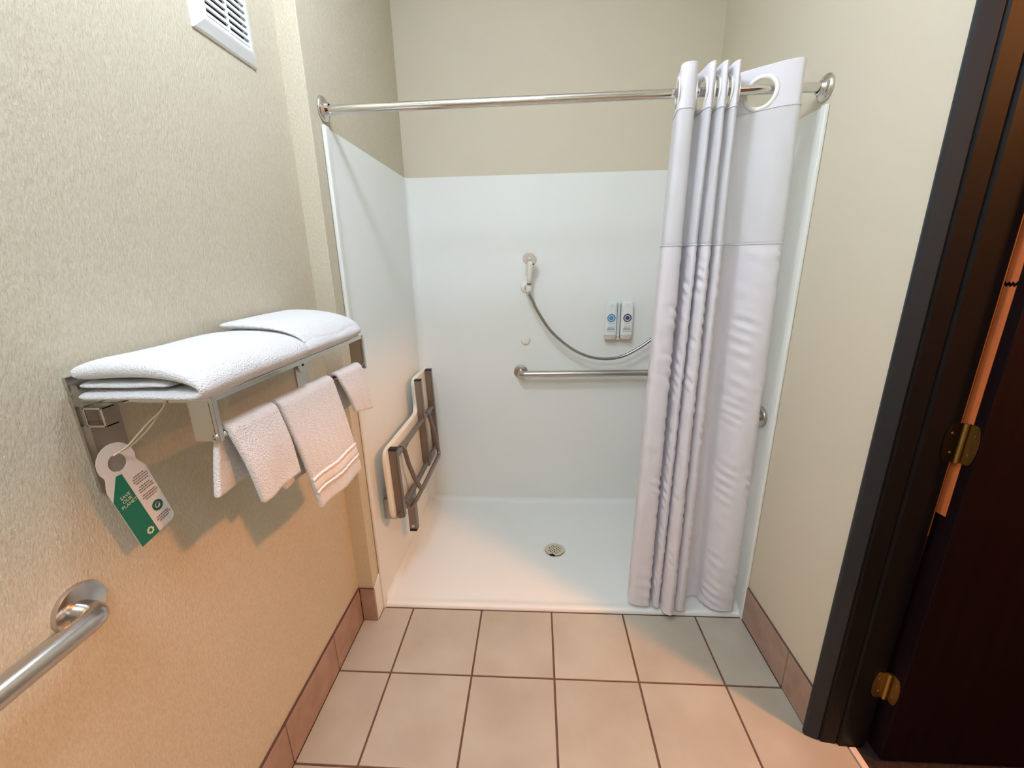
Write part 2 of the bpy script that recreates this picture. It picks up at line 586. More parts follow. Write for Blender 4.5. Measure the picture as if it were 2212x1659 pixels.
# pan: coved at three sides, low lip in front, falling to the drain
DR = (0.640, 0.706)
bm = bmesh.new()
cov = 0.03
def gridline(a, b, fine_a, fine_b, n):
    v = [a + cov * k / 8 for k in range(8)] if fine_a else []
    s = a + (cov if fine_a else 0)
    e = b - (cov if fine_b else 0)
    v += [s + (e - s) * k / n for k in range(n + 1)]
    if fine_b:
        v += [e + cov * (k + 1) / 8 for k in range(8)]
    return v
gx = gridline(XS + 0.0003, XR - 0.0003, True, True, 40)
gy = [YF, YF + 0.001, YF + 0.003, YF + 0.006, YF + 0.02, YF + 0.03, YF + 0.04, YF + 0.05] + gridline(YF + 0.06, YB - 0.0003, False, True, 26)
def cove(d):
    d = max(0.0, min(cov, d))
    return cov - math.sqrt(max(0.0, cov * cov - (cov - d) ** 2))
def pan_z(x, y):
    base = 0.003 + 0.010 * min(1.0, math.hypot(x - DR[0], y - DR[1]) / 0.8)
    f = y - YF
    if f < 0.0005:
        lip = -0.003
        return lip
    lip = 0.016 if f > 0.004 else 0.016 * math.sqrt(f / 0.004) * 0.9
    s = max(0.0, min(1.0, (f - 0.02) / 0.03))
    s = s * s * (3 - 2 * s)
    z = lip * (1 - s) + base * s
    return z + max(cove(x - XS), cove(XR - x), cove(YB - y)) * s
G2 = [[bm.verts.new((x, y, pan_z(x, y))) for x in gx] for y in gy]
for a in range(len(gy) - 1):
    for b in range(len(gx) - 1):
        cx_, cy_ = (gx[b] + gx[b + 1]) / 2, (gy[a] + gy[a + 1]) / 2
        bm.faces.new((G2[a][b], G2[a][b + 1], G2[a + 1][b + 1], G2[a + 1][b]))
obj('floor_pan', bm, M_ACRYL, st, True)
# rounded front edges of the two side panels, and the white foot piece beside the skirting
obj('front_edge', box(bmesh.new(), (XJ - 0.002, YF - 0.008, 0.0), (XS + 0.009, YF + 0.026, ZT + 0.001), 0.006, 4), M_ACRYL, st, 'auto')
obj('front_edge', box(bmesh.new(), (XR - 0.006, YF - 0.012, 0.0), (XW - 0.0004, YF + 0.014, ZT + 0.001), 0.005, 4), M_ACRYL, st, 'auto')
obj('foot_piece', prism(bmesh.new(), [(YJ + 0.001, 0.0), (YF - 0.009, 0.0), (YF - 0.009, 0.185), (YJ + 0.001, 0.157)], lambda a, b, h: Vector((XJ - 0.0025 + h, a, b)), 0.004), M_ACRYL, st)
# dark bead of caulk along the front of the pan
obj('caulk_bead', box(box(bmesh.new(), (XS - 0.004, YF - 0.0045, -0.003), (XR, YF + 0.0002, 0.0005), 0.0), (XJ, YJ + 0.001, -0.003), (XJ + 0.004, YF, 0.001)), M_CAULK, st)

# ---- drain
dr = thing('floor_drain', 'round metal drain strainer with small square holes in the shower floor', 'drain', (DR[0], DR[1], 0.004))
obj('rim', lathe(bmesh.new(), (DR[0], DR[1], 0.0), (0, 0, 1), [(0.050, 0.0045), (0.053, 0.0062), (0.0575, 0.0056), (0.059, 0.0035)], 40), mat('drain_rim', S(226, 222, 206), 0.35), dr, True)
obj('sump', lathe(bmesh.new(), (DR[0], DR[1], 0.0), (0, 0, 1), [(0.0, 0.0050), (0.050, 0.0052)], 32), M_DARK, dr)
bm = bmesh.new()
N_ = 44
Rd = 0.0485
cell = 2 * Rd / N_
ca, sa = math.cos(math.radians(38)), math.sin(math.radians(38))
vmap = {}
def dv(i, jx, z):
    key = (i, jx, z)
    if key not in vmap:
        a, b = -Rd + i * cell, -Rd + jx * cell
        zz = 0.0088 + z + 0.045 * (a * 0.35 - b * 0.6) * 0.6
        vmap[key] = bm.verts.new((DR[0] + a * ca - b * sa, DR[1] + a * sa + b * ca, zz))
    return vmap[key]
holes = set()
for p in range(-2, 3):
    for q in range(-2, 3):
        if abs(p) == 2 and abs(q) == 2:
            continue
        ci, cj = N_ // 2 + p * 6, N_ // 2 + q * 6
        for i in range(ci - 1, ci + 2):
            for jx in range(cj - 1, cj + 2):
                holes.add((i, jx))
for i in range(N_):
    for jx in range(N_):
        a, b = -Rd + (i + .5) * cell, -Rd + (jx + .5) * cell
        if a * a + b * b > Rd * Rd or (i, jx) in holes:
            continue
        if math.hypot(a + 0.046, b + 0.030) < 0.020:
            continue
        bm.faces.new((dv(i, jx, 0), dv(i + 1, jx, 0), dv(i + 1, jx + 1, 0), dv(i, jx + 1, 0)))
o = obj('strainer', bm, M_DRAIN, dr)
sm = o.modifiers.new('thickness', 'SOLIDIFY')
sm.thickness = 0.0016
sm.offset = -1

# ================================================================== CURTAIN ROD AND CURTAIN
YR, ZR = 0.3255, 1.949
rod = thing('curtain_rod', 'chrome curtain rod spanning the shower opening', 'curtain rod', ((XS + XR) / 2, YR, ZR))
obj('rod', tube(bmesh.new(), [(XS + 0.004, YR, ZR - 0.003), (XW - 0.006, YR, ZR + 0.003)], 0.0135, 24), M_CHROME, rod, 'auto')
for x, ax in ((XS - 0.0058, (1, 0, 0)), (XW - 0.0002, (-1, 0, 0))):
    f = obj('end_flange', lathe(bmesh.new(), (x, YR, ZR), ax, [(0.0, 0.0), (0.036, 0.0), (0.038, 0.003), (0.036, 0.008), (0.026, 0.013), (0.019, 0.016), (0.018, 0.024), (0.0135, 0.025)], 36), M_CHROME, rod, True)
    for s in (-1, 1):
        sc = lathe(bmesh.new(), (x + ax[0] * 0.0115, YR + s * 0.020, ZR - 0.014), ax, [(0.0, 0.002), (0.003, 0.0015), (0.0035, 0.0)], 10)
        obj('screw', sc, M_BLACK, f)

def catmull(pts, n):
    P = [Vector((*p, 0)) if len(p) == 2 else Vector(p) for p in pts]
    P = [P[0] * 2 - P[1]] + P + [P[-1] * 2 - P[-2]]
    out = []
    for i in range(1, len(P) - 2):
        for k in range(n):
            t = k / n
            a, b, c, d = P[i - 1], P[i], P[i + 1], P[i + 2]
            out.append(0.5 * ((2 * b) + (c - a) * t + (2 * a - 5 * b + 4 * c - d) * t * t + (3 * b - a - 3 * c + d) * t ** 3))
    out.append(P[-2])
    return out
top_p = [(0.990, 0.378), (0.984, 0.335), (0.976, 0.285), (0.992, 0.268), (1.018, 0.277), (1.034, 0.335), (1.042, 0.372), (1.050, 0.345), (1.052, 0.290), (1.062, 0.270), (1.074, 0.288), (1.080, 0.350), (1.084, 0.372), (1.088, 0.345), (1.090, 0.290), (1.099, 0.271), (1.109, 0.288), (1.114, 0.350), (1.118, 0.372), (1.122, 0.345), (1.124, 0.290), (1.133, 0.271), (1.144, 0.288), (1.151, 0.345), (1.160, 0.378), (1.178, 0.362), (1.222, 0.3262), (1.272, 0.290), (1.306, 0.276), (1.321, 0.281), (1.329, 0.296)]
bot_p = [(0.952, 0.385), (0.948, 0.365), (0.950, 0.338), (0.968, 0.322), (1.020, 0.318), (1.036, 0.350), (1.042, 0.372), (1.046, 0.345), (1.048, 0.322), (1.058, 0.310), (1.070, 0.322), (1.074, 0.350), (1.077, 0.365), (1.078, 0.330), (1.080, 0.290), (1.100, 0.270), (1.120, 0.285), (1.126, 0.330), (1.128, 0.350), (1.131, 0.330), (1.136, 0.305), (1.152, 0.294), (1.172, 0.306), (1.184, 0.345), (1.205, 0.372), (1.245, 0.386), (1.262, 0.345), (1.298, 0.306), (1.352, 0.302), (1.378, 0.318), (1.388, 0.345)]
NS = 8
tp = catmull(top_p, NS)
bp_ = catmull(bot_p, NS)
ZTOP, ZHEAD, ZSHEER, ZBOT = 2.012, 1.896, 1.508, 0.034
def cur(i, z):
    f = (ZTOP - z) / (ZTOP - ZBOT)
    g = f ** 0.85
    p = tp[i] * (1 - g) + bp_[i] * g
    # folds relax a little in the sheer band
    return Vector((p.x, p.y, z))
NP = len(tp)
def cur_n(i, z):
    a = cur(max(i - 1, 0), z)
    b = cur(min(i + 1, NP - 1), z)
    t = (b - a)
    t.z = 0
    t.normalize()
    return Vector((t.y, -t.x, 0))
ridge = [3, 9, 15, 21]
def pucker(i, z):
    s = i / NS
    v = 0.0
    # puckers gather beside the fold edges
    for c, wd in ((4.3, 0.8), (7.9, 0.7), (10.1, 0.6), (14.2, 0.6), (16.0, 0.6), (21.7, 0.6), (26.6, 0.7), (28.6, 0.5)):
        m_ = math.exp(-((s - c) / wd) ** 2)
        if m_ > 0.02:
            ph = noise.noise(Vector((c * 3.1, z * 5.0, 0.3))) * 7.0
            am = 0.35 + 1.3 * noise.noise(Vector((c * 1.7 + 9, z * 9.0, 2.0)))
            v += m_ * am * math.sin(z * 2 * PI / 0.046 + ph + c * 2 + (s - c) * 2.6)
    v = v * 0.0034
    v += 0.0022 * noise.noise(Vector((s * 0.9, z * 22.0, 1.0)))
    return v
cu = thing('shower_curtain', 'white fabric shower curtain bunched at the right end of the rod', 'shower curtain', (1.16, 0.32, ZBOT))
RINGS = []      # places where the cloth passes the rod
for i in range(NP - 1):
    a, b = cur(i, ZR), cur(i + 1, ZR)
    if (a.y - YR) * (b.y - YR) <= 0 and a.y != b.y:
        RINGS.append((i, a + (b - a) * ((YR - a.y) / (b.y - a.y))))
def panel(name, za, zb, nz, material, disp=0.0, cut=False, thick=0.0012, swell=None):
    bm = bmesh.new()
    grid = []
    for k in range(nz + 1):
        z = za + (zb - za) * k / nz
        row = []
        for i in range(NP):
            p = cur(i, z)
            n_ = cur_n(i, z)
            if disp:
                e = min(1.0, abs(z - za) / 0.03)
                p += n_ * (pucker(i, z) * disp * e + 0.0015 * e)
            else:
                p += n_ * 0.0015 * noise.noise(Vector((i * 0.11, z * 14, 4)))
            row.append(bm.verts.new(p))
        grid.append(row)
    for k in range(nz):
        for i in range(NP - 1):
            if cut:
                c = (grid[k][i].co + grid[k + 1][i + 1].co) / 2
                if any((c - Vector((r.x, r.y, ZR - 0.006))).length < 0.040 and abs(i - ri) < 14 for ri, r in RINGS):
                    continue
            bm.faces.new((grid[k][i], grid[k][i + 1], grid[k + 1][i + 1], grid[k + 1][i]))
    o = obj(name, bm, material, cu, True)
    s = o.modifiers.new('thickness', 'SOLIDIFY')
    s.thickness = thick
    return o
def hem(name, z, r, material):
    bm = bmesh.new()
    tube(bm, [cur(i, z) + cur_n(i, z) * 0.001 for i in range(0, NP, 2)], r, 6)
    obj(name, bm, material, cu, True)
panel('header', ZTOP, ZHEAD, 44, M_CLOTH, cut=True, thick=0.002)
panel('sheer_panel', ZHEAD, ZSHEER, 40, M_SHEER, thick=0.0004)
panel('lower_panel', ZSHEER, ZBOT, 260, M_CLOTH, disp=1.0, thick=0.0014)
hem('seam', ZHEAD, 0.0019, M_CLOTH)
hem('seam', ZSHEER, 0.0023, M_CLOTH)
hem('bottom_hem', ZBOT + 0.003, 0.0024, M_CLOTH)
for ri, r in RINGS:
    a, b = cur(max(ri - 2, 0), ZR), cur(min(ri + 3, NP - 1), ZR)
    t = (b - a).normalized()
    obj('ring', torus(bmesh.new(), (r.x, r.y, ZR - 0.006), Vector((t.y, -t.x, 0)), 0.043, 0.0065, 40, 10, 0.45), M_PLASTIC, cu, True)

# ================================================================== THINGS IN THE SHOWER
# ---- L-shaped grab bar
ZG = 0.866
gb = thing('grab_bar', 'steel grab bar running round the shower back wall below the hose', 'grab bar', (0.456, YB, ZG))
bar = fillet([(0.456, YB - 0.004, ZG - 0.008), (0.456, YB - 0.066, ZG - 0.008), (1.344, YB - 0.066, ZG), (1.344, 0.384, ZG + 0.012), (XR - 0.004, 0.384, ZG + 0.012)], 0.055, 10)
obj('bar', tube(bmesh.new(), bar, 0.0185, 20), M_SATIN, gb, 'auto')
for p, ax in (((0.456, YB - 0.0002, ZG - 0.008), (0, -1, 0)), ((XR - 0.0002, 0.384, ZG + 0.012), (-1, 0, 0))):
    obj('flange', lathe(bmesh.new(), p, ax, [(0.0, 0.0), (0.040, 0.0), (0.0405, 0.004), (0.038, 0.0095), (0.033, 0.0115), (0.0, 0.012)], 36), M_SATIN, gb, 'auto')

# ---- hand shower on its holder, with hose
hs = thing('hand_shower', 'white hand shower with metal hose on the back wall', 'hand shower', (0.494, YB, 1.335))
obj('wall_plate', lathe(bmesh.new(), (0.494, YB - 0.0002, 1.337), (0, -1, 0), [(0.0, 0.0), (0.032, 0.0), (0.033, 0.003), (0.028, 0.010), (0.014, 0.014), (0.0, 0.014)], 32), M_PLASTIC, hs, True)
obj('bracket', tube(bmesh.new(), [(0.494, YB - 0.012, 1.337), (0.496, YB - 0.040, 1.339), (0.500, YB - 0.058, 1.337)], [0.011, 0.012, 0.016], 16), M_CHROME, hs, True)
obj('cradle', lathe(bmesh.new(), (0.508, 1.105, 1.318), (0.02, -0.10, 1.0), [(0.0, 0.0), (0.015, 0.0), (0.018, 0.010), (0.0175, 0.030), (0.012, 0.032), (0.0, 0.032)], 24), M_PLASTIC, hs, 'auto')
obj('collar', lathe(bmesh.new(), (0.5085, 1.102, 1.349), (0.03, -0.12, 1.0), [(0.0, 0.0), (0.0115, 0.0), (0.012, 0.012), (0.0, 0.013)], 20), M_BRONZE, hs, 'auto')
obj('handle', tube(bmesh.new(), [(0.509, 1.1005, 1.360), (0.511, 1.097, 1.385), (0.514, 1.092, 1.420), (0.517, 1.086, 1.452), (0.517, 1.082, 1.474)], [0.0125, 0.0125, 0.0145, 0.016, 0.015], 16), M_PLASTIC, hs, True)
HA = Vector((-0.13, -0.86, -0.38))
head = obj('head', lathe(bmesh.new(), (0.5165, 1.092, 1.492), HA, [(0.0, -0.012), (0.018, -0.010), (0.032, 0.002), (0.0375, 0.016), (0.0375, 0.024), (0.034, 0.027), (0.033, 0.0255), (0.0, 0.0255)], 40), M_PLASTIC, hs, 'auto')
obj('spray_face', lathe(bmesh.new(), (0.5165, 1.092, 1.492), HA, [(0.031, 0.0258), (0.030, 0.0275), (0.020, 0.0275), (0.019, 0.0285), (0.014, 0.0285), (0.012, 0.0275), (0.009, 0.031), (0.0, 0.033)], 36), M_CREAM, head, 'auto')
obj('pause_button', lathe(bmesh.new(), (0.5305, 1.078, 1.456), (0.5, -0.7, 0.1), [(0.0, 0.006), (0.004, 0.005), (0.0045, 0.0)], 12), M_BLACK, hs)
hp = [(0.5085, 1.1055, 1.318), (0.5105, 1.104, 1.300), (0.5300, 1.102, 1.262), (0.551, 1.100, 1.217), (0.626, 1.10, 1.104), (0.728, 1.10, 1.014), (0.818, 1.10, 0.966), (0.907, 1.10, 0.9475), (1.007, 1.10, 0.957), (1.104, 1.10, 1.006), (1.193, 1.10, 1.076), (1.262, 1.105, 1.150), (1.300, 1.12, 1.205), (1.310, 1.14, 1.230)]
hpts = catmull(hp, 10)
obj('hose', tube(bmesh.new(), hpts, [0.0078 + (0.0005 if k % 2 else -0.0004) for k in range(len(hpts))], 12), M_HOSE, hs, True)
obj('hose_nut', lathe(bmesh.new(), (0.5075, 1.106, 1.302), (0.0, 0.0, 1.0), [(0.0, 0.0), (0.010, 0.0), (0.0115, 0.004), (0.0115, 0.017), (0.0, 0.018)], 8), M_CHROME, hs, 'auto')
obj('supply_elbow', tube(bmesh.new(), fillet([(1.310, YB - 0.001, 1.245), (1.310, 1.135, 1.245), (1.310, 1.140, 1.222)], 0.012, 5), 0.011, 14), M_CHROME, hs, True)

# ---- plastic wall cap
cp = obj('cover_disc', lathe(bmesh.new(), (0.486, YB - 0.0003, 1.041), (0, -1, 0), [(0.0, 0.0), (0.025, 0.0), (0.0265, 0.003), (0.024, 0.007), (0.016, 0.009), (0.006, 0.0095), (0.0, 0.0095)], 32), M_PLASTIC, None, True)
box_bm = bmesh.new()
tag(cp, 'small round white cover disc on the shower wall under the hand shower', 'cover disc')

# ---- dispensers
hd = thing('bottle_holder', 'pale plastic wall bracket holding two soap bottles', 'holder', (0.998, YB, 1.05))
obj('back_plate', box(bmesh.new(), (0.925, YB - 0.006, 1.085), (1.071, YB - 0.0002, 1.235), 0.004), M_HOLDER, hd)
obj('middle_rib', box(bmesh.new(), (0.987, YB - 0.034, 1.0615), (1.003, YB - 0.0055, 1.245), 0.004), M_HOLDER, hd)
obj('bottom_arm', box(bmesh.new(), (0.9868, YB - 0.030, 1.044), (1.0048, YB - 0.0055, 1.061), 0.004), M_CREAM, hd)
def bottle(xc, name, label, mlab, ring_m, pale_m, ink_m, glyph):
    W, D, H, z0 = 0.0315, 0.020, 0.205, 1.049
    yc = YB - 0.0285
    t = thing(name, label, 'soap bottle', (xc, yc, z0), 'soap bottles on the shower wall')
    def sec(bm, z, sx, sy, n=40):
        vs = []
        for k in range(n):
            a = 2 * PI * k / n
            c, s = math.cos(a), math.sin(a)
            e = 2 / 3.6
            vs.append(bm.verts.new((xc + sx * math.copysign(abs(c) ** e, c), yc + sy * math.copysign(abs(s) ** e, s), z)))
        return vs
    def loft(secs, name_, m_, par):
        bm = bmesh.new()
        rr = [sec(bm, *q) for q in secs]
        for a, b in zip(rr, rr[1:]):
            for k in range(40):
                bm.faces.new((a[k], a[(k + 1) % 40], b[(k + 1) % 40], b[k]))
        bm.faces.new(rr[0][::-1])
        bm.faces.new(rr[-1])
        return obj(name_, bm, m_, par, 'auto')
    loft([(z0, W * .86, D * .86), (z0 + 0.004, W * .96, D * .96), (z0 + 0.012, W, D), (z0 + 0.171, W, D), (z0 + 0.176, W * .98, D * .96)], 'body', M_BOTTLE, t)
    lab = loft([(z0 + 0.0262, W * 1.012, D * 1.03), (z0 + 0.0282, W * 1.012, D * 1.03), (z0 + 0.172, W * 1.012, D * 1.03), (z0 + 0.1755, W * 1.010, D * 1.02)], 'label_sleeve', mlab, t)
    cap = loft([(z0 + 0.1757, W * 1.008, D * 1.01), (z0 + 0.196, W * .95, D * .92), (z0 + 0.203, W * .86, D * .80), (z0 + 0.206, W * .70, D * .60)], 'cap', mlab, t)
    yf = yc - D * 1.03 - 0.0003
    bm = bmesh.new()
    torus(bm, (xc, yf - 0.0035, z0 + 0.185), (0, 1, 0), 0.006, 0.0008, 20, 6)
    obj('thumb_notch', bm, M_HOLDER, cap)
    zc = z0 + 0.118
    def ann(r0, r1, m_, name_, dy):
        obj(name_, lathe(bmesh.new(), (xc, yf - dy, zc), (0, -1, 0), [(r0, 0.0), (r1, 0.0), (r1, 0.0004), (r0, 0.0004)] if r0 else [(r1, 0.0), (r1, 0.0004), (0.0, 0.0004)], 32), m_, lab)
    ann(0.0, 0.0215, pale_m, 'logo_disc', 0.0)
    ann(0.0165, 0.0220, ring_m, 'logo_ring', 0.0003)
    ann(0.0, 0.0105, ring_m, 'logo_centre', 0.0003)
    def M4(x, z):
        mm = Matrix.Identity(4)
        mm[0][0], mm[1][0], mm[2][0] = 1, 0, 0
        mm[0][1], mm[1][1], mm[2][1] = 0, 0, 1
        mm[0][2], mm[1][2], mm[2][2] = 0, -1, 0
        mm[0][3], mm[1][3], mm[2][3] = x, yf - 0.0008, z
        return mm
    text_obj('logo_letter', glyph, 0.012, M4(xc, zc), pale_m, lab)
    text_obj('brand_word', 'PAYA', 0.0085, M4(xc, z0 + 0.088), M_SLATE if ink_m is M_SLATE else M_INK, lab, spacing=1.7)
    bm = bmesh.new()
    for (zz, hw, hh) in ((0.069, 0.017, 0.0011), (0.063, 0.018, 0.0013), (0.057, 0.021, 0.0018), (0.046, 0.021, 0.0010)):
        x = -hw
        while x < hw - 0.002:
            wd = random.uniform(0.0025, 0.006)
            box(bm, (xc + x, yf - 0.0005, z0 + zz - hh), (xc + min(x + wd, hw), yf + 0.0001, z0 + zz + hh))
            x += wd + 0.0012
    obj('small_print', bm, ink_m, lab)['kind'] = 'stuff'
bottle(0.953, 'soap_bottle', 'white soap bottle with a light blue ring logo', M_LABELB, M_BLUE, M_PALEBLUE, M_SLATE, 'S')
bottle(1.0385, 'soap_bottle', 'white soap bottle with a dark navy ring logo', M_LABEL, M_NAVY, M_PALENAVY, M_INK, '3')

# ---- folding seat
se = thing('fold_up_bench', 'fold-up shower seat with white pad and brown metal frame on left shower wall', 'shower seat', (XS, 0.7, 0.40))
Lpad = [(0.348, 0.408), (1.125, 0.408), (1.125, 0.908), (0.845, 0.908), (0.845, 0.735), (0.348, 0.735)]
def round_poly(poly, r, n=6):
    out = []
    N0 = len(poly)
    for i in range(N0):
        p = Vector(poly[i])
        a = (Vector(poly[i - 1]) - p)
        b = (Vector(poly[(i + 1) % N0]) - p)
        d_ = min(r, a.length * .45, b.length * .45)
        p0, p1 = p + a.normalized() * d_, p + b.normalized() * d_
        for k in range(n + 1):
            s = k / n
            q = p0 * (1 - s) ** 2 + p * 2 * s * (1 - s) + p1 * s * s
            out.append((q.x, q.y))
    return out
rp = round_poly(Lpad, 0.05)
def seat_x(z):
    return -0.094 + (0.91 - z) * 0.028
bm = bmesh.new()
layers = []
for inset, h in ((0.006, 0.0), (0.0, 0.006), (0.0, 0.016), (0.006, 0.022)):
    cy_, cz_ = 0.75, 0.62
    layers.append([bm.verts.new((seat_x(z) + h, y + (inset if y < cy_ else -inset), z + (inset if z < cz_ else -inset))) for y, z in rp])
for a, b in zip(layers, layers[1:]):
    for k in range(len(rp)):
        k2 = (k + 1) % len(rp)
        bm.faces.new((a[k], a[k2], b[k2], b[k]))
bm.faces.new(layers[0][::-1])
bm.faces.new(layers[-1])
obj('seat_pad', bm, M_PAD, se, 'auto')
def sqtube(y, z0, z1, w_=0.030, d_=0.033, x_off=0.024):
    bm = bmesh.new()
    A = []
    for z in (z0, z1):
        x = seat_x(z) + x_off
        A.append([bm.verts.new(p) for p in ((x, y, z), (x + d_, y, z), (x + d_, y + w_, z), (x, y + w_, z))])
    for k in range(4):
        bm.faces.new((A[0][k], A[0][(k + 1) % 4], A[1][(k + 1) % 4], A[1][k]))
    bm.faces.new(A[0][::-1])
    bm.faces.new(A[1])
    bmesh.ops.recalc_face_normals(bm, faces=bm.faces)
    bmesh.ops.bevel(bm, geom=bm.edges[:], offset=0.003, segments=2, affect='EDGES')
    return bm
for y, z0, z1 in ((0.372, 0.412, 0.733), (0.818, 0.440, 0.905), (1.032, 0.430, 0.905)):
    t_ = obj('frame_tube', sqtube(y, z0, z1 - 0.004), M_BRONZE, se)
    x = seat_x(z1) + 0.024
    obj('end_plug', box(bmesh.new(), (x, y, z1 - 0.0045), (x + 0.033, y + 0.030, z1 + 0.002), 0.0015), M_BLACK, t_)
obj('cross_tube', tube(bmesh.new(), [(-0.046, 0.385, 0.690), (-0.046, 1.045, 0.690)], 0.0125, 16), M_BRONZE, se, 'auto')
obj('cross_tube', tube(bmesh.new(), [(-0.040, 0.360, 0.430), (-0.040, 1.045, 0.452)], 0.0125, 16), M_BRONZE, se, 'auto')
for y in (0.50, 0.93):
    obj('sleeve', tube(bmesh.new(), [(-0.046, y - 0.028, 0.690), (-0.046, y + 0.028, 0.690)], 0.0165, 16), M_BRONZE, se, 'auto')
for y in (0.50, 0.90):
    obj('sleeve', tube(bmesh.new(), [(-0.040, y - 0.06, 0.434), (-0.040, y + 0.06, 0.438)], 0.0165, 16), M_BRONZE, se, 'auto')
leg = fillet([(-0.044, 0.50, 0.694), (-0.028, 0.50, 0.605), (-0.010, 0.51, 0.530), (0.016, 0.52, 0.462), (0.004, 0.93, 0.447), (-0.018, 0.93, 0.600), (-0.042, 0.93, 0.694)], 0.028, 7)
obj('leg_frame', tube(bmesh.new(), leg, 0.0105, 14), M_BRONZE, se, 'auto')
obj('link', tube(bmesh.new(), fillet([(0.015, 0.525, 0.463), (-0.008, 0.50, 0.420), (-0.040, 0.485, 0.378), (-0.042, 0.480, 0.425)], 0.012, 5), 0.0095, 12), M_BRONZE, se, 'auto')
ft = obj('wall_foot', box(bmesh.new(), (-0.084, 0.585, 0.205), (-0.046, 0.625, 0.430), 0.003), M_BRONZE, se)
obj('end_plug', box(bmesh.new(), (-0.083, 0.584, 0.192), (-0.047, 0.6255, 0.206), 0.003), M_BLACK, ft)
obj('bolt', lathe(bmesh.new(), (-0.064, 0.5848, 0.222), (0, -1, 0), [(0.0, 0.004), (0.006, 0.003), (0.008, 0.0)], 14), M_CHROME, ft)
for y in (0.42, 0.60, 0.98):
    obj('wall_bracket', box(bmesh.new(), (XS + 0.0006, y, 0.372), (-0.076, y + 0.035, 0.470), 0.003), M_SATIN, se)

# ================================================================== THINGS ON THE LEFT WALL
# ---- vent
vt = thing('wall_vent', 'white louvred vent high on the left wall', 'vent', (XL, 0.0, 1.975))
Y0, Y1, Z0, Z1 = -0.117, 0.100, 1.973, 2.235
bm = bmesh.new()
IN = 0.034
o4 = [(Y0, Z0), (Y1, Z0), (Y1, Z1), (Y0, Z1)]
def vr(ins, h):
    return [bm.verts.new((XL + h, y + (ins if y < 0 else -ins), z + (ins if z < 2.1 else -ins))) for y, z in o4]
rr = [vr(0.0, 0.0002), vr(0.0, 0.004), vr(0.004, 0.007), vr(IN - 0.010, 0.0155), vr(IN - 0.006, 0.0165), vr(IN, 0.0165), vr(IN, 0.0002)]
for a, b in zip(rr, rr[1:]):
    for k in range(4):
        bm.faces.new((a[k], a[(k + 1) % 4], b[(k + 1) % 4], b[k]))
obj('frame', bm, M_VENT, vt)
obj('duct', box(bmesh.new(), (XL + 0.0003, Y0 + IN - 0.002, Z0 + IN - 0.002), (XL + 0.002, Y1 - IN + 0.002, Z1 - IN + 0.002)), M_DARK, vt)
nsl = 13
pitch = (Z1 - Z0 - 2 * IN) / nsl
sl_mesh = None
for k in range(nsl):
    z = Z0 + IN + (k + 0.15) * pitch
    if sl_mesh is None:
        o = obj('slat', prism(bmesh.new(), [(0.0105, 0.0008), (0.0155, 0.0), (0.0160, 0.0006), (0.0160, pitch * 0.46), (0.0155, pitch * 0.5), (0.0105, pitch * 0.48)], lambda a, b, h: Vector((a, h, b)), Y1 - Y0 - 2 * IN), M_VENT)
        sl_mesh = o.data
    else:
        o = bpy.data.objects.new('slat', sl_mesh)
        COL.objects.link(o)
    o.parent = vt
    o.matrix_parent_inverse = Matrix.Translation(-vt.location)
    o.location = (XL, Y0 + IN, z)
obj('divider', box(bmesh.new(), (XL + 0.0095, -0.010, Z0 + IN), (XL + 0.0172, -0.006, Z1 - IN), 0.0005), M_VENT, vt)

# ---- grab bar by the lower left corner
g2 = thing('grab_bar', 'steel grab bar on the left wall below the towel shelf', 'grab bar', (XL, -0.655, 0.934))
obj('bar', tube(bmesh.new(), fillet([(XL + 0.003, -0.662, 0.931), (XL + 0.0445, -0.662, 0.928), (XL + 0.0445, -1.50, 0.928), (XL + 0.003, -1.50, 0.931)], 0.028, 12), 0.0175, 24), M_STEEL, g2, 'auto')
for y in (-0.656, -1.50):
    obj('flange', lathe(bmesh.new(), (XL + 0.0002, y, 0.934), (1, 0, 0), [(0.0, 0.0), (0.0395, 0.0), (0.0405, 0.0035), (0.0385, 0.0085), (0.034, 0.0105), (0.0, 0.011)], 44), M_STEEL, g2, 'auto')

